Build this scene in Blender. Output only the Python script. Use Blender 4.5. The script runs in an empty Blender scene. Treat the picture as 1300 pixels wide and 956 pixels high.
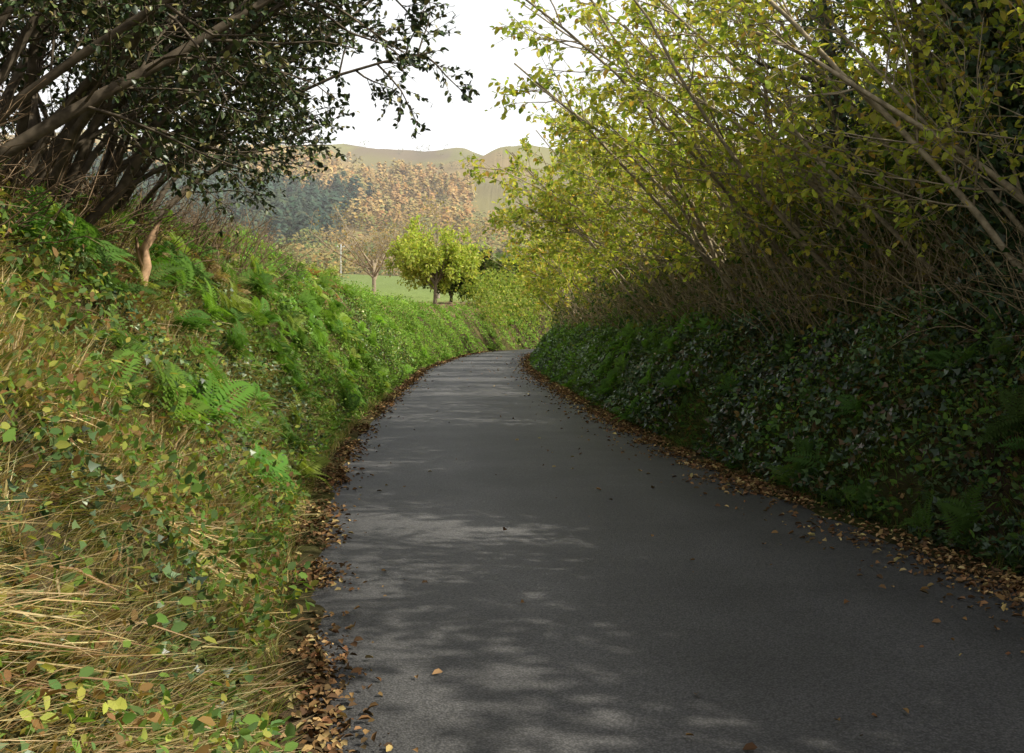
import bpy, math, numpy as np
from mathutils import Vector
rng=np.random.default_rng(11)
scene=bpy.context.scene
scene.view_settings.view_transform='Standard'
scene.view_settings.look='None'
scene.view_settings.exposure=0
U=rng.uniform
def nrm(v):
    return v/np.maximum(np.linalg.norm(v,axis=-1,keepdims=True),1e-9)
# ---------------------------------------------------------------- noise
def _h(ix,iy,s):
    v=np.sin(ix*127.1+iy*311.7+s*74.7)*43758.5453
    return v-np.floor(v)
def vn(x,y,s=0):
    ix=np.floor(x);iy=np.floor(y);fx=x-ix;fy=y-iy
    fx=fx*fx*(3-2*fx);fy=fy*fy*(3-2*fy)
    a=_h(ix,iy,s);b=_h(ix+1,iy,s);c=_h(ix,iy+1,s);d=_h(ix+1,iy+1,s)
    return (a*(1-fx)+b*fx)*(1-fy)+(c*(1-fx)+d*fx)*fy
def fbm(x,y,s=0,o=3):
    r=0;a=.5
    for i in range(o):
        r=r+a*vn(x*2**i,y*2**i,s+i*7);a*=.5
    return r/(1-.5**o)
# ---------------------------------------------------------------- road line
cp=np.array([(40,-140),(18,-70),(7.6,-25),(5.0,-12),(2.3,0),(1.24,4.5),(.96,5.86),(.45,8.8),(-.09,13.5),(-.5,20.2),(-1.1,33.7),(-1.4,40),(-1.3,50),(-1.05,58),(-.55,70),(1.6,82),(6.5,92),(15,100),(30,106),(60,111),(300,140)],float)
seg=np.r_[0,np.cumsum(np.linalg.norm(np.diff(cp,axis=0),axis=1))]
S=np.arange(0,seg[-1],.4)
RX=np.interp(S,seg,cp[:,0]);RY=np.interp(S,seg,cp[:,1])
k=11
def sm(a):
    p=np.r_[2*a[0]-a[k:0:-1],a,2*a[-1]-a[-2:-k-2:-1]]
    return np.convolve(p,np.ones(2*k+1)/(2*k+1),'valid')
RX=sm(RX);RY=sm(RY)
TX=np.gradient(RX);TY=np.gradient(RY);tl=np.hypot(TX,TY);TX/=tl;TY/=tl
NX=TY;NY=-TX   # right normal
SP=S-np.interp(0,RY,S)   # arc length, 0 beside camera
HW=2.15
def road_uv(x,y):
    sh=x.shape;x=x.ravel();y=y.ravel()
    out=np.empty(x.size)
    for i in range(0,x.size,20000):
        a=x[i:i+20000,None];b=y[i:i+20000,None]
        d2=(a-RX)**2+(b-RY)**2
        j=d2.argmin(1)
        dx=x[i:i+20000]-RX[j];dy=y[i:i+20000]-RY[j]
        dot=dx*NX[j]+dy*NY[j];d=np.sqrt(d2[np.arange(j.size),j])
        out[i:i+20000]=np.where(d<20,dot,np.sign(dot)*d)
    return out.reshape(sh)
def ss(t):
    t=np.clip(t,0,1);return t*t*(3-2*t)
def H(x,y,u=None):
    if u is None: u=road_uv(x,y)
    e=np.abs(u)-HW
    D=np.maximum(y,0)+.12*np.abs(x)
    BL=np.interp(D,[0,8,20,72,110,150,220,350,500,650,800,1000,1500,3500],[2.5,2.7,3.1,3.1,4.6,7.0,11,22.5,56,92,128,176,196,120])
    BR=np.interp(D,[0,60,100,150,220,350,500,650,800,1000,1500,3500],[1.75,1.8,3,6,10,20,50,90,126,170,180,110])
    left=u<0
    B=np.where(left,BL,BR)
    w=np.where(left,2.7,1.7)
    t=np.clip((e-.3)/w,0,1)
    p=1-(1-t)**1.45
    z=B*p
    amp=ss((e-.2)/1.2)
    z=z+amp*((fbm(x*.9,y*.9,3)-.5)*.55+(vn(x*3,y*3,9)-.5)*.12)
    far=np.clip((D-150)/600,0,1)
    z=z+far*(fbm(x*.006,y*.006,21)-.5)*70+far*(fbm(x*.02,y*.02,25)-.5)*14
    z=z+np.where(e>-.25,ss((e+.12)/.14)*.055,0)-.035
    return z,u
def mk(name,V,F,mat,col=None,parent=None,smooth=False):
    V=np.ascontiguousarray(V.reshape(-1,3),dtype=np.float32);F=np.ascontiguousarray(F,dtype=np.int32)
    me=bpy.data.meshes.new(name)
    me.vertices.add(len(V));me.vertices.foreach_set('co',V.ravel())
    m,kk=F.shape
    me.loops.add(m*kk);me.loops.foreach_set('vertex_index',F.ravel())
    me.polygons.add(m);me.polygons.foreach_set('loop_start',np.arange(0,m*kk,kk,dtype=np.int32))
    if smooth: me.polygons.foreach_set('use_smooth',np.ones(m,dtype=bool))
    me.update(calc_edges=True)
    if col is not None:
        a=me.attributes.new('lc','FLOAT_COLOR','POINT')
        c=np.ones((len(V),4),np.float32);c[:,:3]=col.reshape(-1,3)
        a.data.foreach_set('color',c.ravel())
    me.materials.append(mat)
    ob=bpy.data.objects.new(name,me);scene.collection.objects.link(ob)
    if parent: ob.parent=parent
    return ob
def empty(name,loc=(0,0,0)):
    e=bpy.data.objects.new(name,None);scene.collection.objects.link(e);e.empty_display_size=.3
    return e
def inst(P,X,Zn,sc,tv,tf,col,ysc=None):
    X=nrm(X);Z=nrm(Zn-(Zn*X).sum(-1,keepdims=True)*X);Y=np.cross(Z,X)
    N=len(P);sc=np.broadcast_to(sc,(N,))
    ys=sc if ysc is None else sc*ysc
    V=P[:,None,:]+tv[None,:,0,None]*(X*sc[:,None])[:,None,:]+tv[None,:,1,None]*(Y*ys[:,None])[:,None,:]+tv[None,:,2,None]*(Z*sc[:,None])[:,None,:]
    F=(tf[None]+(np.arange(N)*len(tv))[:,None,None]).reshape(-1,tf.shape[1])
    C=np.repeat(col[:,None,:],len(tv),1)
    return V.reshape(-1,3),F,C.reshape(-1,3)
def join(parts):
    o=0;Vs=[];Fs=[];Cs=[]
    for V,F,C in parts:
        Vs.append(V);Fs.append(F+o);Cs.append(C);o+=len(V)
    return np.concatenate(Vs),np.concatenate(Fs),np.concatenate(Cs)
LEAF=(np.array([(0,0,0),(.3,.3,.07),(.72,.24,.05),(1,0,-.06),(.72,-.24,.05),(.3,-.3,.07)]),np.array([(0,3,2,1),(0,5,4,3)]))
IVY=(np.array([(.35,0,0),(0,0,.02),(.15,.48,.04),(.5,.2,.03),(1,0,-.05),(.5,-.2,.03),(.15,-.48,.04)]),np.array([(0,3,2,1),(0,5,4,3),(0,1,6,5)]))
BLADE=(np.array([(0,.012,0),(0,-.012,0),(.45,.013,.02),(.45,-.013,.02),(1,.001,-.22),(1,-.001,-.22)]),np.array([(0,1,3,2),(2,3,5,4)]))
def frond_tpl(n=12):
    v=[];f=[]
    def pos(t): return np.array([t*(1-.12*t),0,.42*t-.55*t*t])
    for i in range(n):
        t=.14+.84*i/(n-1);p=pos(t)
        L=.25*math.sin(math.pi*min(1,(.18+.8*(t**.8))))**.8+.02
        w=.034*(1-.5*t)+.006
        for sgn in (1,-1):
            b=len(v)
            d=np.array([.32,sgn*.95,-.12]);d/=np.linalg.norm(d)
            v+=[p,p+d*L*.4+np.array([w,0,0]),p+d*L,p+d*L*.35-np.array([w,0,0])]
            f.append((b,b+1,b+2,b+3) if sgn<0 else (b+3,b+2,b+1,b))
    ts=np.linspace(0,1,5)
    for i in range(4):
        a=pos(ts[i]);c=pos(ts[i+1]);b=len(v)
        v+=[a+[0,.008,.002],a-[0,.008,-.002],c-[0,.006,-.002],c+[0,.006,.002]];f.append((b,b+1,b+2,b+3))
    return np.array(v),np.array(f)
FROND=frond_tpl()
def pal(cols,n,wt=None,jit=.25):
    cols=np.array(cols,float)
    p=None if wt is None else np.array(wt)/np.sum(wt)
    c=cols[rng.choice(len(cols),n,p=p)]
    b=1+U(-jit,jit,(n,1))
    return np.clip(c*b*(1+U(-.08,.08,(n,3))),0.002,.9)
def tube(P,R,sides=4,col=(.1,.08,.06),jit=.2):
    N,K,_=P.shape
    T=nrm(np.gradient(P,axis=1))
    ref=nrm(np.array([.31,.88,.12]))
    A=nrm(np.cross(T,ref));B=np.cross(T,A)
    an=np.arange(sides)/sides*2*math.pi
    V=P[:,:,None,:]+R[:,:,None,None]*(A[:,:,None,:]*np.cos(an)[None,None,:,None]+B[:,:,None,:]*np.sin(an)[None,None,:,None])
    base=(np.arange(N)*K*sides)[:,None,None]
    i=(np.arange(K-1)*sides)[None,:,None];j=np.arange(sides)[None,None,:];j2=(j+1)%sides
    F=np.stack([base+i+j,base+i+j2,base+i+sides+j2,base+i+sides+j],-1).reshape(-1,4)
    C=np.array(col)[None,:]*(1+U(-jit,jit,(N,1)))
    C=np.repeat(C,K*sides,0)
    return V.reshape(-1,3),F,C
def grow(P0,D0,L,K,wander,bias):
    N=len(P0);P=np.empty((N,K,3));P[:,0]=P0;d=nrm(D0);st=(np.broadcast_to(L,(N,))/(K-1))[:,None]
    for i in range(1,K):
        P[:,i]=P[:,i-1]+d*st
        d=nrm(d+rng.normal(0,wander,(N,3))+bias)
    return P
def spawn(P,n,t0,t1,L,ang,K,wander,bias,lfall=.5):
    N,Kp,_=P.shape
    idx=np.repeat(np.arange(N),n);t=U(t0,t1,N*n);f=t*(Kp-1);i=np.minimum(f.astype(int),Kp-2);fr=(f-i)[:,None]
    a=P[idx,i];b=P[idx,i+1];p=a+(b-a)*fr;T=nrm(b-a)
    r=rng.normal(0,1,(N*n,3));r=nrm(r-(r*T).sum(-1,keepdims=True)*T)
    an=np.radians(U(ang*.6,ang*1.3,(N*n,1)))
    d=T*np.cos(an)+r*np.sin(an)
    LL=L*U(.6,1.25,N*n)*(1-lfall*(t-t0)/(t1-t0+1e-6))
    return grow(p,d,LL,K,wander,np.asarray(bias)),t
def on(P,n,t0=0.1,t1=1.):
    N,Kp,_=P.shape
    idx=np.repeat(np.arange(N),n);f=U(t0,t1,N*n)*(Kp-1)*.9999;i=f.astype(int);fr=(f-i)[:,None]
    a=P[idx,i];b=P[idx,i+1]
    return a+(b-a)*fr,nrm(b-a)
def rad(N,K,r0,r1):
    r0=np.broadcast_to(r0,(N,));return r0[:,None]*(1-np.linspace(0,1,K)[None]*(1-r1/np.mean(r0)))
# ---------------------------------------------------------------- materials
def newmat(name):
    m=bpy.data.materials.new(name);m.use_nodes=True;nt=m.node_tree;nt.nodes.clear()
    out=nt.nodes.new('ShaderNodeOutputMaterial');return m,nt,out
def leafmat(name,trans=.35,rough=.5,spec=.35,nsc=0,gloss=True):
    m,nt,out=newmat(name);N=nt.nodes.new;L=nt.links.new
    at=N('ShaderNodeAttribute');at.attribute_name='lc';src=at.outputs['Color']
    if nsc:
        geo=N('ShaderNodeNewGeometry')
        nz=N('ShaderNodeTexNoise');nz.inputs['Scale'].default_value=nsc;nz.inputs['Detail'].default_value=2;L(geo.outputs['Position'],nz.inputs['Vector'])
        mr=N('ShaderNodeMapRange');mr.inputs['To Min'].default_value=.6;mr.inputs['To Max'].default_value=1.4;mr.inputs['From Min'].default_value=.3;mr.inputs['From Max'].default_value=.7;L(nz.outputs['Fac'],mr.inputs['Value'])
        vm=N('ShaderNodeVectorMath');vm.operation='SCALE';L(src,vm.inputs[0]);L(mr.outputs['Result'],vm.inputs['Scale']);src=vm.outputs[0]
    if gloss:
        pb=N('ShaderNodeBsdfPrincipled');pb.inputs['Roughness'].default_value=rough;pb.inputs['Specular IOR Level'].default_value=spec
        L(src,pb.inputs['Base Color'])
    else:
        pb=N('ShaderNodeBsdfDiffuse');L(src,pb.inputs['Color'])
    if trans>0:
        tr=N('ShaderNodeBsdfTranslucent')
        v2=N('ShaderNodeVectorMath');v2.operation='MULTIPLY';v2.inputs[1].default_value=(1.7,1.8,.8);L(src,v2.inputs[0]);L(v2.outputs[0],tr.inputs['Color'])
        mx=N('ShaderNodeMixShader');mx.inputs[0].default_value=trans;L(pb.outputs[0],mx.inputs[1]);L(tr.outputs[0],mx.inputs[2]);L(mx.outputs[0],out.inputs[0])
    else: L(pb.outputs[0],out.inputs[0])
    return m
M_leaf=leafmat('autumn_leaf',.42,gloss=False)
M_dark=leafmat('evergreen_leaf',0,.4,.5)
M_grass=leafmat('grass_blade',.25,gloss=False)
M_fern=leafmat('fern_leaf',.35,gloss=False)
M_dead=leafmat('dead_leaf',0,gloss=False)
M_bark=leafmat('bark',0,nsc=14,gloss=False)
M_far=leafmat('distant_foliage',0,gloss=False)
def groundmat():
    m,nt,out=newmat('earth_and_turf');N=nt.nodes.new;L=nt.links.new
    at=N('ShaderNodeAttribute');at.attribute_name='lc'
    geo=N('ShaderNodeNewGeometry')
    nz=N('ShaderNodeTexNoise');nz.inputs['Scale'].default_value=6;nz.inputs['Detail'].default_value=8;nz.inputs['Roughness'].default_value=.7;L(geo.outputs['Position'],nz.inputs['Vector'])
    mr=N('ShaderNodeMapRange');mr.inputs['From Min'].default_value=.3;mr.inputs['From Max'].default_value=.7;mr.inputs['To Min'].default_value=.5;mr.inputs['To Max'].default_value=1.45;L(nz.outputs['Fac'],mr.inputs['Value'])
    vm=N('ShaderNodeVectorMath');vm.operation='SCALE';L(at.outputs['Color'],vm.inputs[0]);L(mr.outputs['Result'],vm.inputs['Scale'])
    pb=N('ShaderNodeBsdfDiffuse')
    L(vm.outputs[0],pb.inputs['Color'])
    bp=N('ShaderNodeBump');bp.inputs['Strength'].default_value=.6;bp.inputs['Distance'].default_value=.05;L(nz.outputs['Fac'],bp.inputs['Height']);L(bp.outputs[0],pb.inputs['Normal'])
    L(pb.outputs[0],out.inputs[0]);return m
M_ground=groundmat()
def roadmat():
    m,nt,out=newmat('worn_asphalt');N=nt.nodes.new;L=nt.links.new
    geo=N('ShaderNodeNewGeometry');at=N('ShaderNodeAttribute');at.attribute_name='lc'
    def noise(s,d,r=.6):
        n=N('ShaderNodeTexNoise');n.inputs['Scale'].default_value=s;n.inputs['Detail'].default_value=d;n.inputs['Roughness'].default_value=r;L(geo.outputs['Position'],n.inputs['Vector']);return n
    def mrg(n,a,b,c,d):
        q=N('ShaderNodeMapRange');q.inputs['From Min'].default_value=a;q.inputs['From Max'].default_value=b;q.inputs['To Min'].default_value=c;q.inputs['To Max'].default_value=d;L(n,q.inputs['Value']);return q.outputs['Result']
    n1=noise(.8,5);n2=noise(45,3,.7)
    vo=N('ShaderNodeTexVoronoi');vo.inputs['Scale'].default_value=90;L(geo.outputs['Position'],vo.inputs['Vector'])
    a=mrg(n1.outputs['Fac'],.3,.7,.75,1.25);b=mrg(n2.outputs['Fac'],.3,.7,.6,1.4);c=mrg(vo.outputs['Distance'],0,.7,1.45,.6)
    mu=N('ShaderNodeMath');mu.operation='MULTIPLY';L(a,mu.inputs[0]);L(b,mu.inputs[1])
    mu2=N('ShaderNodeMath');mu2.operation='MULTIPLY';L(mu.outputs[0],mu2.inputs[0]);L(c,mu2.inputs[1])
    vm=N('ShaderNodeVectorMath');vm.operation='SCALE';L(at.outputs['Color'],vm.inputs[0]);L(mu2.outputs[0],vm.inputs['Scale'])
    pb=N('ShaderNodeBsdfPrincipled');pb.inputs['Roughness'].default_value=.62;pb.inputs['Specular IOR Level'].default_value=.45
    L(vm.outputs[0],pb.inputs['Base Color'])
    bp=N('ShaderNodeBump');bp.inputs['Strength'].default_value=.5;bp.inputs['Distance'].default_value=.006;L(vo.outputs['Distance'],bp.inputs['Height']);L(bp.outputs[0],pb.inputs['Normal'])
    L(pb.outputs[0],out.inputs[0]);return m
M_road=roadmat()
# ---------------------------------------------------------------- ground sheet
def axis(a,b,st,lim,g=1.1):
    mid=np.arange(a,b,st)
    up=[];x=mid[-1];d=st
    while x<lim: d*=g;x+=d;up.append(x)
    dn=[];x=mid[0];d=st
    while x>-lim: d*=g;x-=d;dn.append(x)
    return np.r_[dn[::-1],mid,up]
gx=axis(-8,9,.16,3300,1.08);gy=axis(-3,102,.24,3300,1.05)
GX,GY=np.meshgrid(gx,gy)
GZ,GU=H(GX,GY)
e=np.abs(GU)-HW
soil=np.array([.07,.05,.032]);olive=np.array([.06,.065,.022]);straw=np.array([.17,.12,.065]);field=np.array([.21,.27,.09])
f1=fbm(GX*.7,GY*.7,5)[...,None]
gc=soil*(1-ss((f1-.35)/.3))+olive*ss((f1-.35)/.3)
gc=gc*(1-.5*ss((f1-.55)/.2)*(GU<0)[...,None])+straw*.5*ss((f1-.55)/.2)*(GU<0)[...,None]
D=np.maximum(GY,0)+.12*np.abs(GX)
cell=_h(np.floor((GX+.35*GY)/90),np.floor((GY-.3*GX)/120),4)
fc=np.stack([np.interp(cell,[0,.3,.5,.7,1],v) for v in ([.17,.27,.38,.27,.2],[.2,.2,.28,.26,.15],[.065,.09,.13,.09,.09])],-1)
wf=ss((D-75)/30)[...,None]*ss((e-2.5)/2)[...,None]
near=ss((D-260)/120)[...,None]
fcol=field*(1-near)+fc*near
gc=gc*(1-wf)+fcol*wf
br=ss((e-1.6)/1.)[...,None]*ss((D-18)/20)[...,None]*(1-ss((D-105)/15)[...,None])*(GU<0)[...,None]*.8
gc=gc*(1-br)+np.array([.22,.14,.09])*br
nx_,ny_=len(gx),len(gy)
ii=np.arange(ny_-1)[:,None]*nx_+np.arange(nx_-1)[None]
GF=np.stack([ii,ii+1,ii+nx_+1,ii+nx_],-1).reshape(-1,4)
mk('ground',np.stack([GX,GY,GZ],-1),GF,M_ground,gc,smooth=True)
# ---------------------------------------------------------------- road
us=np.linspace(-1,1,29)*(HW+.06)
sel=(RY>-60)&(RX<80);rx,ry,nx,ny=RX[sel],RY[sel],NX[sel],NY[sel]
PX=rx[:,None]+nx[:,None]*us;PY=ry[:,None]+ny[:,None]*us
PZ=.03*(1-(us/HW)**2)[None]+.004+(vn(PX*.8,PY*.8,2)-.5)*.012-.006
tr=np.exp(-((np.abs(us)-.85)/.33)**2)
rc=np.array([.1,.097,.095])*(1+.3*tr[None,:,None]-.3*np.exp(-((np.abs(us)-2.1)/.3)**2)[None,:,None])*(1+.35*(fbm(PX*.5,PY*.12,33)-.5))[...,None]
mm=len(us);jj=np.arange(len(rx)-1)[:,None]*mm+np.arange(mm-1)[None]
mk('road',np.stack([PX,PY,PZ],-1),np.stack([jj,jj+1,jj+mm+1,jj+mm],-1).reshape(-1,4),M_road,rc,smooth=True)
# ---------------------------------------------------------------- bank sampling
def sampy(n,y0,y1,pw=1.):
    c=1.0;a=U(0,1,n)
    if y0<0: return y0+(y1-y0)*a
    return (y0+c)*((y1+c)/(y0+c))**(a**pw)-c
def bank(s,e,side):
    x0=np.interp(s,SP,RX);y0=np.interp(s,SP,RY);n0=np.interp(s,SP,NX);n1=np.interp(s,SP,NY)
    u=side*(HW+e);x=x0+n0*u;y=y0+n1*u
    z,_=H(x,y,u);zx,_=H(x+.12,y,u+.12*n0);zy,_=H(x,y+.12,u+.12*n1)
    n=nrm(np.stack([-(zx-z)/.12,-(zy-z)/.12,np.ones_like(z)],-1))
    return np.stack([x,y,z],-1),n,e,s
def lumps(P,s=1.3,seed=40): return np.clip((fbm(P[:,0]*s,P[:,1]*s+P[:,2]*.8,seed)-.42)*3.2,0,1)
def rdir(n): return nrm(rng.normal(0,1,(n,3)))
G_YEL=(.32,.33,.075);G_GRN=(.14,.23,.05);G_LUSH=(.16,.3,.055);STRAW=(.62,.49,.25);BRN=(.17,.11,.05);IVYC=(.045,.09,.03);IVYL=(.11,.18,.06)
def herb(name,side,n,y0,y1,e0,e1,size,cols,wt,lift,mat,tpl=LEAF,seed=40,yfade=None,pw=1.,thr=.4):
    y=sampy(n,y0,y1,pw);ee=U(e0,e1,n)
    P,n_,ee,y=bank(y,ee,side);N=len(P)
    lu=lumps(P,1.3,seed)
    k=(vn(P[:,0]*2.1+P[:,2],P[:,1]*2.1,seed+3)+U(-.2,.2,N))>thr
    P,n_,y,lu=P[k],n_[k],y[k],lu[k];N=len(P)
    P=P+n_*((lu*U(0,1,N)**.7)*lift+U(0,.05,N))[:,None]
    X=nrm(rdir(N)*.8+n_*.35+np.array([-side*.3,0,-.1]))
    Zn=n_+rdir(N)*.6
    sc=size*U(.5,1.3,N)*(1+y/30)
    c=pal(cols,N,wt)
    if yfade is not None:
        w=ss((y-yfade[0])/(yfade[1]-yfade[0]))[:,None]*.85
        c=c*(1-w)+pal(yfade[2],N)*w
    pt=(.4+1.2*fbm(P[:,0]*.8,P[:,1]*.8,seed+5))[:,None];c=c*pt
    V,F,C=inst(P,X,Zn,sc,tpl[0],tpl[1],c)
    mk(name,V,F,mat,C)
herb('bank_ivy',-1,78000,1.6,40,.25,3.6,.036,[IVYC,IVYL,(.15,.22,.065),(.025,.05,.018)],[3.5,4,2,2],.28,M_dark,IVY,40,(10,20,[G_LUSH,G_GRN,G_YEL]),.88,.47)
herb('bank_herbs',-1,130000,2,128,.2,3.2,.038,[G_YEL,G_GRN,IVYL,(.24,.15,.065)],[2.,3,3,1.6],.5,M_fern,LEAF,47,(8,14,[G_LUSH,G_LUSH,G_GRN,(.25,.37,.08)]),.68,.44)
herb('bank_ivy',1,85000,3,60,.15,2.8,.05,[IVYC,IVYL,(.025,.05,.02),(.13,.085,.04)],[4,2,3,1.8],.3,M_dark,IVY,60,(12,30,[G_GRN,IVYL]),.85,.37)
herb('bank_herbs',1,42000,5,90,.15,2.4,.05,[IVYC,IVYL,G_GRN,BRN],[2,3,3,1.6],.3,M_fern,LEAF,66,(12,24,[G_LUSH,G_GRN]),.8,.35)
def grass(name,side,n,y0,y1,e0,e1,L,cols,wt,thr,seed,pw=1.,wid=1.):
    y=sampy(n,y0,y1,pw);ee=U(e0,e1,n)
    P,n_,ee,y=bank(y,ee,side)
    m=fbm(P[:,0]*1.1,P[:,1]*1.1+P[:,2]*.7,seed)+U(-.12,.12,len(P))>thr
    P,n_,y=P[m],n_[m],y[m];N=len(P)
    cl=np.stack([vn(P[:,0]*4,P[:,1]*4,s)-.5 for s in (1,2,3)],-1)
    d=nrm(n_*.5+np.array([-side*.25,0,.55])+cl*1.7+rdir(N)*.45)
    Zn=np.array([0,0,1.])+rdir(N)*.35+np.array([side*.6,0,0])
    c=pal(cols,N,wt)*(.55+.9*fbm(P[:,0]*1.2,P[:,1]*1.2,seed+2))[:,None]
    V,F,C=inst(P-n_*.02,d,Zn,L*U(.4,1.3,N),BLADE[0],BLADE[1],c,ysc=wid*(1+y/14))
    mk(name,V,F,M_grass,C)
grass('grass',-1,115000,1.6,24,.15,3.4,.2,[G_YEL,(.2,.26,.075),STRAW,(.47,.38,.18),G_GRN],[3,3,2.4,2.2,2.4],.4,80,.9,.8)
grass('dry_grass',-1,48000,1.6,16,.3,3.6,.33,[STRAW,(.7,.58,.34),(.36,.24,.13)],[3,2,2.4],.45,84,1.,.8)
grass('grass',1,38000,3.5,40,.1,2.6,.24,[G_GRN,(.08,.1,.035),(.13,.14,.045),(.24,.19,.09)],[3,2,2,1.4],.4,88,.9)
def ferns(name,side,n,y0,y1,e0,e1,size,cols,pw=1.,up=.5):
    y=sampy(n,y0,y1,pw);ee=U(e0,e1,n)
    P,n_,ee,y=bank(y,ee,side);N=len(P);k=9
    P=np.repeat(P,k,0)+rng.normal(0,.03,(N*k,3));n2=np.repeat(n_,k,0);a=U(0,2*math.pi,(N*k,1))
    t1=nrm(np.cross(n2,np.array([.1,1,.2])));t2=np.cross(n2,t1)
    out_=t1*np.cos(a)+t2*np.sin(a)
    d=nrm(out_+n2*up+np.array([0,0,.3])+rdir(N*k)*.2)
    sz=np.repeat(size*U(.5,1.35,N),k)*U(.65,1.15,N*k)
    c=np.repeat(pal(cols,N),k,0)*U(.8,1.2,(N*k,1))
    V,F,C=inst(P+n2*.12,d,n2+np.array([0,0,.4]),sz,FROND[0],FROND[1],c)
    mk(name,V,F,M_fern,C)
FC=[(.11,.22,.04),(.16,.28,.05),(.09,.17,.04),(.24,.3,.07)]
ferns('fern',-1,210,5,26,.4,3.,.38,FC,.6)
ferns('dead_bracken',-1,120,5.5,34,1.8,3.6,.32,[(.27,.16,.07),(.19,.12,.055),(.34,.24,.12)],.75,.2)
ferns('fern',-1,100,18,110,.2,3.,.5,[(.17,.31,.05),(.21,.33,.07),(.13,.22,.04)],.9)
ferns('fern',1,55,5,24,.2,1.4,.3,[(.07,.13,.035),(.09,.16,.04)],.7)
ferns('fern',1,100,15,80,.2,1.8,.4,[(.13,.24,.05),(.11,.2,.04)],.9)
def litter():
    parts=[]
    for side,n,ins,outs in ((-1,10500,.08,.2),(1,25000,.16,.2)):
        y=sampy(n,1.8,75,.95)
        q=U(0,1,n)
        ee=np.where(q<.5,-np.abs(rng.exponential(ins,n)),np.abs(rng.normal(0,outs,n)))
        ee=np.where(q<.007,-U(0,2.1,n),ee);ee=np.maximum(ee,-2.1)
        x0=np.interp(y,SP,RX);y0=np.interp(y,SP,RY);n0=np.interp(y,SP,NX);n1=np.interp(y,SP,NY)
        u=side*(HW+ee);x=x0+n0*u;y2=y0+n1*u
        z,uu=H(x,y2,u);zr=.03*(1-(np.minimum(np.abs(u),HW)/HW)**2)+.006
        z=np.where(np.abs(u)<HW+.04,np.maximum(z,zr),z)+U(.002,.03,n)*np.where(ee>-.1,1,.3)
        keep=(vn(x*1.7,y2*1.7,7)+U(-.25,.25,n)>.42-.12*(side>0))
        P=np.stack([x,y2,z],-1)[keep];N=len(P)
        c=pal([(.24,.14,.065),(.17,.095,.045),(.36,.25,.11),(.1,.065,.035),(.42,.32,.14)],N,[3,3,1.4,3.5,.6])*(1.6 if side>0 else 1)
        X=rdir(N)*np.array([1,1,.3])
        Zn=np.array([0,0,1.])+rdir(N)*.6
        parts.append(inst(P,X,Zn,.04*U(.4,1.3,N)*(1+y[keep]/32),LEAF[0]*np.array([1,1,2.4]),LEAF[1],c))
    V,F,C=join(parts);mk('fallen_leaves',V,F,M_dead,C)
litter()
# ---------------------------------------------------------------- trees
def leaves_on(tw,n,size,cols,wt,droop=.3,tpl=LEAF,t0=.15,jit=0.):
    p,T=on(tw,n,t0);N=len(p)
    X=nrm(T*.5+rdir(N)*.8+np.array([0,0,-droop]))
    Zn=np.array([0,0,1.])+rdir(N)*.75
    if jit: p=p+rng.normal(0,jit,(N,3))
    return inst(p,X,Zn,size*U(.55,1.3,N),tpl[0],tpl[1],pal(cols,N,wt))
def tree(name,stem_args,br,tw,lf,bark,mat=M_leaf,leafsel=1.):
    P0,D0,L,K,w,b,r0,r1=stem_args
    st=grow(P0,D0,L,K,w,b)
    E=empty(name)
    V,F,C=tube(st,rad(len(st),K,r0,r1),6,bark)
    mk('stems',V,F,M_bark,C,E,True)
    B,_=spawn(st,*br);T,_=spawn(B,*tw)
    parts=[tube(B,rad(len(B),B.shape[1],r1*.9,.004),4,bark),tube(T,rad(len(T),T.shape[1],.0045,.0018),3,bark)]
    V,F,C=join(parts);mk('twigs',V,F,M_bark,C,E)
    if lf[0]>0:
        V,F,C=leaves_on(T,*lf);mk('leaves',V,F,mat,C,E)
    return E,st,B,T
HZ=[(.37,.41,.08),(.48,.46,.095),(.26,.32,.06),(.57,.47,.11),(.52,.33,.1),(.17,.22,.05)]
HW_=[4,4,3,1.8,.8,1.3]
BK=(.34,.28,.19)
def hazel(y,e,n,L,leafn,size,bias,lean=.35,nb=13,ntw=8):
    P,_,_,_=bank(np.array([y]),np.array([e]),1)
    P0=P[0]+np.stack([rng.normal(0,.22,n),rng.normal(0,.3,n),np.full(n,-.1)],-1)
    D0=np.stack([-lean+rng.normal(0,.28,n),rng.normal(0,.3,n),np.ones(n)],-1)
    LL=L*U(.6,1.15,n)
    tree('hazel_tree',(P0,D0,LL,9,.07,np.array(bias),U(.018,.042,n),.011),
         (nb,.22,.98,1.6,42,5,.1,(-.05,0,.05)),(ntw,.15,1,.6,45,3,.12,(-.02,0,-.02),.4),
         (leafn,size,HZ,HW_,.35),BK)
for y in (-8,-5.5,-3.,-.6,1.8):  # off-frame hazels added to keep the near road in shade
    hazel(y,2.6,9,4.0,7,.13,(-.02,0,0),.05,8,6)
ys=[4.2,6,8,10,12,14.2,16.5,19,22,25.5,29.5,34,39,45,52,60,69,78]
for i,y in enumerate(ys):
    if y<9: hazel(y,U(2.1,2.7),11,5.0,6,.07,(-.03,0,-.008),.25,11,7)
    elif y<30: hazel(y,U(2.0,2.7),10,6.1,6,.074*(1+y/40),(-.046,0,-.014),.36,10,7)
    else: hazel(y,U(1.9,2.6),9,5.6,6,.15*(1+(y-30)/70),(-.03,0,-.012),.22,9,6)
for y in (9,12.5,16.5,21,27,35,46):
    hazel(y,5.2,8,6.6,6,.15,(0,0,0),.0,8,6)
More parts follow.
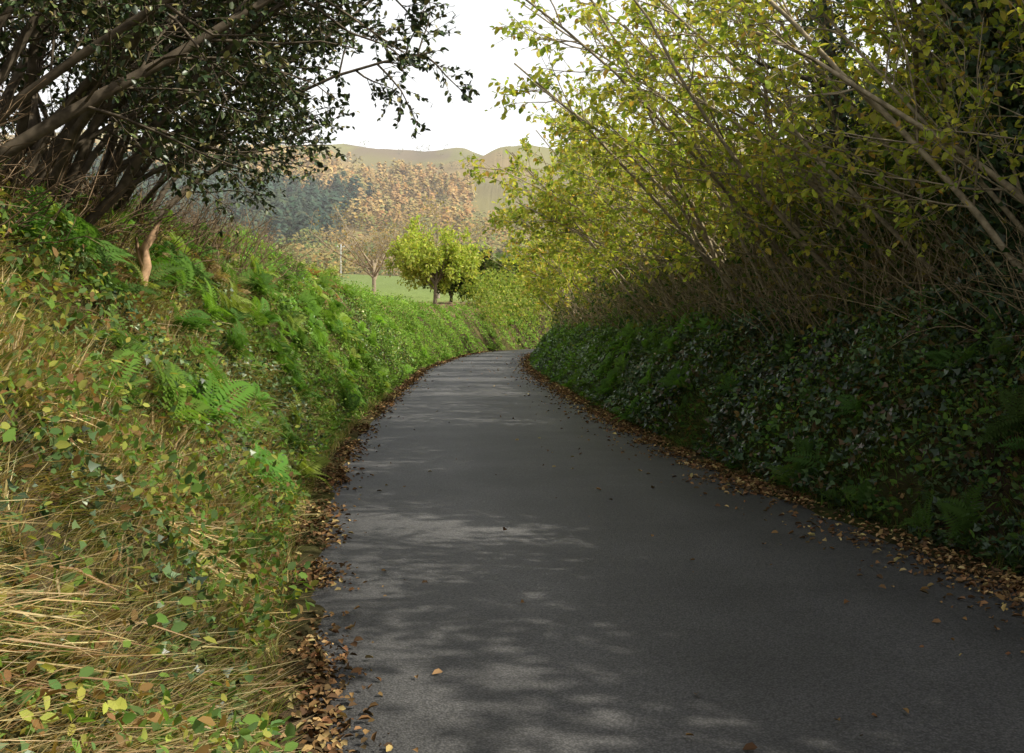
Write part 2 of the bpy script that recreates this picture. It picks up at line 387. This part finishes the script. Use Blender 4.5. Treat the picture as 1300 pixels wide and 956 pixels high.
def hedge(name,side,n,y0,y1,emid,ew,z0,z1,size,cols,wt,mat,tpl,pw=.85,thr=.36,vary=1.1):
    y=sampy(n,y0,y1,pw);ee=emid+rng.normal(0,ew,n)
    P,n_,ee,y=bank(y,ee,side);N=len(P)
    top=z0+(z1-z0)*((.9-vary*.5)+vary*fbm(P[:,0]*.5,P[:,1]*.5,91))
    h=U(0,1,N)**.9*top
    keep=vn(P[:,0]*1.6+h,P[:,1]*1.6+h*1.3,92)+U(-.2,.2,N)>thr
    P=P+np.stack([0*h,0*h,h],-1);P,y=P[keep],y[keep];N=len(P)
    X=rdir(N)+np.array([-side*.4,0,-.3]);Zn=rdir(N)+np.array([-side*.5,0,.6])
    V,F,C=inst(P,X,Zn,size*U(.5,1.3,N)*(1+np.maximum(y,0)/30),tpl[0],tpl[1],pal(cols,N,wt))
    mk(name,V,F,mat,C)
hedge('hedge',1,75000,2,90,2.5,.5,0,1.8,.062,[IVYC,(.07,.1,.03),(.14,.16,.045),(.18,.12,.06),(.28,.24,.07)],[3.5,4,3,2,2],M_leaf,IVY,.8)
HB=[(.13,.17,.045),(.21,.24,.06),(.32,.3,.08),(.22,.15,.07)]
hedge('hedge',1,26000,9,30,3.7,.45,.3,2.9,.13,HB,[4,4,3,1],M_leaf,IVY,.8,.2)
# tall hedge, largely out of view, added behind the hazels to shade the lane
hedge('hedge',1,66000,-13,14,4.5,.55,0,5.9,.19,HB,[4,4,2,1],M_dark,IVY,.8,-1,.5)
DK=[(.16,.22,.05),(.24,.3,.07),(.3,.32,.09),(.4,.36,.11)]
hedge('hedge',-1,30000,80,140,2.4,.9,0,3.0,.06,DK,[3,3,2,1],M_leaf,IVY,1.)
def under(name,side,n,y0,y1,e0,e1,L,col):
    y=sampy(n,y0,y1);ee=U(e0,e1,n)
    P,n_,ee,y=bank(y,ee,side);N=len(P)
    G=grow(P,n_*.4+np.array([-side*.2,0,.8])+rdir(N)*.7,L*U(.4,1.3,N),6,.18,np.array([-side*.03,0,-.05]))
    p=tube(G,rad(N,6,.006,.002)*(1+y/30)[:,None],3,col,.4)
    q,_=spawn(G,2,.3,1,L*.35,50,3,.15,(0,0,0))
    p2=tube(q,rad(len(q),3,.003,.0015)*1.,3,col,.4)
    V,F,C=join([p,p2]);mk(name,V,F,M_bark,C)
under('bramble_stems',-1,2000,2.2,24,2.0,4.2,.95,(.22,.155,.095))
under('bramble_stems',1,2000,4,45,1.5,3.2,1.4,(.28,.22,.13))
def ivy_tree(y,e,L,nleaf=16000):
    P,_,_,_=bank(np.array([y]),np.array([e]),1)
    P0=P[0]+np.array([[0,0,-.2],[.25,.2,-.2]])
    D0=np.array([[-.1,.02,1],[.25,.1,1]])
    E,st,B,T=tree('ivy_clad_tree',(P0,D0,np.array([L,L*.8]),9,.05,np.array([0,0,.02]),np.array([.15,.11]),.05),
        (12,.4,1,2.0,50,6,.12,(-.02,0,.05)),(7,.1,1,.7,45,4,.12,(0,0,0)),(5,.07,HZ,HW_,.3),(.1,.085,.06))
    p,Tn=on(st,nleaf//2,.02,.85);N=len(p)
    r=nrm(rdir(N)*np.array([1,1,.3]));rr=(.15+np.abs(rng.normal(0,.22,N))*(.5+vn(p[:,2]*2+p[:,0],r[:,0]*3,5)))[:,None]
    V,F,C=inst(p+r*rr,rdir(N)+np.array([0,0,-.8]),r+rdir(N)*.4,.075*U(.5,1.3,N),IVY[0],IVY[1],pal([IVYC,(.05,.1,.03),(.03,.05,.015)],N))
    mk('ivy',V,F,M_dark,C,E)
ivy_tree(8.6,1.95,5.3,18000);ivy_tree(7.6,2.9,4.6,10000);ivy_tree(13.5,2.8,5.5,7000)
HO=[(.04,.07,.02),(.065,.1,.027),(.13,.16,.045),(.23,.21,.07),(.027,.045,.016)]  # dark greens help the crown look shaded; olive tone stands for sunlit leaves
def holly(y,e,n,L,leafn,size,lean,nb=12,ntw=10,dy=0):
    P,_,_,_=bank(np.array([y]),np.array([e]),-1)
    P0=P[0]+np.stack([rng.normal(0,.2,n),rng.normal(0,.3,n),np.full(n,-.15)],-1)
    D0=np.stack([lean+rng.normal(0,.35,n),dy+rng.normal(0,.35,n),np.ones(n)*1.0],-1)
    tree('holly_tree',(P0,D0,L*U(.65,1.1,n),9,.13,np.array([.03,0,-.012]),U(.03,.06,n),.014),
        (nb,.3,.99,1.3,50,5,.16,(.03,0,-.01)),(ntw,.1,1,.5,50,3,.16,(0,0,-.03)),
        (leafn,size,HO,[4,4,2.4,1.8,3],.2),(.13,.105,.075),M_dark)
holly(3.6,2.9,8,3.4,8,.048,.3)
holly(5.4,3.0,9,3.8,9,.05,.35)
holly(7.4,2.7,12,4.1,11,.054,.42)
holly(9.2,2.6,13,4.4,11,.058,.47,12)
holly(11.2,2.7,12,4.4,12,.064,.45,13)
holly(13.6,3.0,9,3.8,10,.07,.25)
holly(10,4.8,9,4.4,9,.09,.1)
holly(6.5,5.0,8,4.4,8,.09,.1)
def crown_tree(name,x,y,h,spread,cols,wt,size,leafn,bark,trunk=.25,nl=9,nb=9,nt=7,mat=M_leaf,jit=.15,tf=.42):
    z=H(np.array([x]),np.array([y]))[0][0]
    E=empty(name)
    t0=np.array([[x,y,z-.2]])
    tr=grow(t0,np.array([[.03,.03,1.]]),h*tf,6,.04,np.array([0,0,.02]))
    V,F,C=tube(tr,rad(1,6,trunk,trunk*.6),8,bark);mk('trunk',V,F,M_bark,C,E,True)
    lb,_=spawn(tr,nl,.4,1,h*.55,48,7,.1,(0,0,.04),.1)
    c=tr[0,-1];lb=c+(lb-c)*np.array([spread,spread,1.])
    B,_=spawn(lb,nb,.15,1,h*.24,50,4,.12,(0,0,.02),.4)
    T,_=spawn(B,nt,.1,1,h*.1,50,3,.12,(0,0,0),.3)
    V,F,C=join([tube(lb,rad(len(lb),7,trunk*.4,.03),5,bark),tube(B,rad(len(B),4,.03,.012),3,bark),tube(T,rad(len(T),3,.013,.006),3,bark)])
    mk('limbs',V,F,M_bark,C,E)
    if leafn: 
        V,F,C=leaves_on(T,leafn,size,cols,wt,.2,jit=jit);mk('leaves',V,F,mat,C,E)
    return E
crown_tree('field_maple_tree',-6.2,80,8.6,1.05,[(.38,.43,.1),(.48,.47,.13),(.3,.36,.08)],[3,2,2],.27,12,(.15,.12,.08),.18,14,10,7,tf=.38)
crown_tree('bare_tree',-14.2,102,11.5,1.25,[(.3,.22,.1)],None,.22,1,(.36,.29,.2),.25,12,9,9)
crown_tree('bare_tree',-9.5,128,14,1.2,[(.38,.28,.14)],None,.3,1,(.4,.33,.25),.25,12,9,9)
for (x,y,h) in ((-3.,93,7),(.6,99,6.5),(-6.5,106,7),(-1.2,108,8),(4,110,8),(9,112,8)):
    crown_tree('oak_tree',x,y,h,1.3,[(.06,.085,.03),(.09,.11,.035),(.13,.14,.04),(.04,.06,.022)],[3,3,1.5,2],.34,8,(.08,.065,.045),.2,11,9,6,tf=.25)
crown_tree('willow_shrub',-29.5,152,7,1.4,[(.36,.36,.15),(.42,.4,.2)],None,.5,9,(.3,.25,.18),.2,10,8,6,tf=.2)
def quadtpl(): return np.array([(0,-.5,0),(0,.5,0),(1,.42,-.12),(1,-.42,-.12)]),np.array([(0,1,2,3)])
QT=quadtpl()
def far_forest(name,n,ang0,ang1,d0,d1,hh,cols,con,q=46,seed=0,cond=None,qs=1.):
    a=U(ang0,ang1,n);d=np.sqrt(U(d0**2,d1**2,n));x=a*d;y=d
    if cond is not None:
        kx=cond(a,d,x,y);x,y=x[kx],y[kx]
    n=len(x);z,_=H(x,y);h=hh*U(.65,1.25,n);c=pal(cols,n,jit=.12)*(.75+.5*fbm(x*.02,y*.02,50))[:,None]
    idx=np.repeat(np.arange(n),q);N=n*q
    t=U(0,1,N)
    if con: r=(1-t)**.9*h[idx]*.26+.1;hz_=.05*h[idx]+t*h[idx]*.95
    else:
        ph=t*2-1;r=np.sqrt(np.maximum(1-ph**2,0))*h[idx]*.45;hz_=h[idx]*(.48+.46*ph)
    az=U(0,2*math.pi,N);o=np.stack([np.cos(az),np.sin(az),np.zeros(N)],-1)
    r=r*U(.55,1.05,N)
    P=np.stack([x[idx],y[idx],z[idx]+hz_],-1)+o*r[:,None]
    X=o+np.array([0,0,-.5 if con else 0.])+rdir(N)*.5;Zn=o*.8+np.array([.2,-.5,.8])+rdir(N)*.3
    V,F,C=inst(P,X,Zn,h[idx]*(.1 if con else .1)*qs*U(.7,1.4,N),QT[0],QT[1],c[idx]*U(.88,1.12,(N,1)))
    mk(name,V,F,M_far,C)
bn=lambda x,y:(fbm(x*.02,y*.02,70)-.5)
far_forest('conifer_forest',1500,-.55,-.11,390,600,12,[(.05,.085,.06),(.065,.105,.07),(.08,.1,.055)],True,60,cond=lambda a,d,x,y:(a+bn(x,y)*.12<-.165)&(d+bn(x,y)*160+(a+.17)*350<530))
far_forest('larch_forest',2900,-.55,-.04,450,700,11,[(.48,.29,.11),(.44,.31,.12),(.32,.27,.11),(.52,.36,.15)],True,45,cond=lambda a,d,x,y:((d+bn(x,y)*160+(a+.17)*350>515)|(a+bn(x,y)*.12>-.175))&(d+bn(x,y)*120<680+(a+.2)*-300))
far_forest('distant_trees',360,-.5,.02,170,400,7,[(.26,.23,.08),(.16,.22,.06),(.32,.23,.08),(.16,.18,.06)],False,90,cond=lambda a,d,x,y:(d>235)|(vn(x*.03,y*.08,3)>.72))
far_forest('distant_woodland',420,-.5,.02,390,520,8,[(.38,.25,.09),(.24,.24,.08)],False,60,cond=lambda a,d,x,y:a>-.18)
far_forest('ridge_hedgerow',420,-.5,.1,760,1150,7,[(.16,.18,.09),(.22,.19,.1)],False,q=40,cond=lambda a,d,x,y:vn(x*.012,y*.03,8)>.64)
def pole():
    x,y=-43.,250.;z=H(np.array([x]),np.array([y]))[0][0]
    E=empty('utility_pole')
    def cyl(nm,a,b,r):
        P=np.array([[a,b]],float);V,F,C=tube(P,np.full((1,2),r),8,(.65,.63,.6));mk(nm,V,F,M_bark,C,E)
    cyl('post',(x,y,z-.5),(x,y,z+8),.18);cyl('crossarm',(x-1.,y,z+7.3),(x+1.,y,z+7.3),.12)
    for i,dx in enumerate((-.9,0,.9)): cyl('insulator_%d'%i,(x+dx,y,z+7.35),(x+dx,y,z+7.8),.09)
pole()
def stump():
    P,n_,_,_=bank(np.array([9.8]),np.array([1.72]),-1);p=P[0]+n_[0]*.08
    E=empty('tree_stump')
    def limb(nm,off,rr,n=10):
        pts=np.array([[p+np.array(o)*.95 for o in off]]);V,F,C=tube(pts,np.array([rr])*.85,n,(.42,.27,.16))
        V=V+rng.normal(0,.008,V.shape);mk(nm,V,F,M_bark,C,E)
    limb('trunk',[(0,0,-.2),(.01,0,.12),(.04,.02,.3),(.03,0,.46),(.11,0,.6),(.19,0,.74)],[.075,.06,.055,.04,.03,.006])
    limb('splinter',[(.02,0,.3),(-.03,0,.46),(-.04,.0,.58)],[.03,.022,.004],6)
    limb('side_limb',[(.02,0,.1),(-.08,0,.2),(-.16,.02,.26)],[.035,.025,.01],7)
stump()
# ---- thin autumn haze lying in the valley (real volume)
def haze():
    m,nt,out=newmat('valley_haze')
    v=nt.nodes.new('ShaderNodeVolumeScatter');v.inputs['Color'].default_value=(1,1,1,1);v.inputs['Density'].default_value=.00045
    nt.links.new(v.outputs[0],out.inputs['Volume'])
    x0,x1,y0,y1,z0,z1=-900,700,125,1150,-40,260
    V=np.array([(x0,y0,z0),(x1,y0,z0),(x1,y1,z0),(x0,y1,z0),(x0,y0,z1),(x1,y0,z1),(x1,y1,z1),(x0,y1,z1)],float)
    F=np.array([(0,3,2,1),(4,5,6,7),(0,1,5,4),(1,2,6,5),(2,3,7,6),(3,0,4,7)])
    mk('valley_haze',V,F,m)
haze()
# ---------------------------------------------------------------- light
el=math.radians(43);a=math.radians(14)
sv=Vector((math.cos(el)*math.cos(a),-math.cos(el)*math.sin(a),math.sin(el)))
sd=bpy.data.lights.new('sun','SUN');sd.energy=5.0;sd.angle=math.radians(.5);sd.color=(1,.95,.83)
so=bpy.data.objects.new('sun',sd);so.rotation_euler=(-sv).to_track_quat('-Z','Y').to_euler();so.location=(30,-10,40);scene.collection.objects.link(so)
w=bpy.data.worlds.new('World');scene.world=w;w.use_nodes=True;nt=w.node_tree
L=nt.links.new;N=nt.nodes.new
bg=nt.nodes['Background'];sky=N('ShaderNodeTexSky');sky.sky_type='NISHITA';sky.sun_disc=False
sky.sun_elevation=el;sky.sun_rotation=math.atan2(sv.x,sv.y);sky.dust_density=4;sky.air_density=1.2;sky.ozone_density=1
hs=N('ShaderNodeHueSaturation');hs.inputs['Saturation'].default_value=.5;hs.inputs['Value'].default_value=.9;L(sky.outputs[0],hs.inputs['Color'])
tc=N('ShaderNodeTexCoord');sx=N('ShaderNodeSeparateXYZ');L(tc.outputs['Generated'],sx.inputs[0])
mr=N('ShaderNodeMapRange');mr.inputs['From Min'].default_value=.15;mr.inputs['From Max'].default_value=.75;mr.inputs['To Min'].default_value=9.2;mr.inputs['To Max'].default_value=.0;mr.interpolation_type='SMOOTHSTEP';L(sx.outputs['Z'],mr.inputs['Value'])
hz=N('ShaderNodeVectorMath');hz.operation='SCALE';hz.inputs[0].default_value=(1,.99,.97);L(mr.outputs[0],hz.inputs['Scale'])
ad=N('ShaderNodeVectorMath');ad.operation='ADD';L(hs.outputs[0],ad.inputs[0]);L(hz.outputs[0],ad.inputs[1])
L(ad.outputs[0],bg.inputs['Color']);bg.inputs['Strength'].default_value=.12
# ---------------------------------------------------------------- camera
cd=bpy.data.cameras.new('camera');cd.lens=35;cd.sensor_width=36;cd.shift_y=-58/1300;cd.clip_end=6000;cd.clip_start=.05
co=bpy.data.objects.new('camera',cd);co.location=(0,0,1.6);co.rotation_euler=(math.radians(90),0,0);scene.collection.objects.link(co)
scene.camera=co
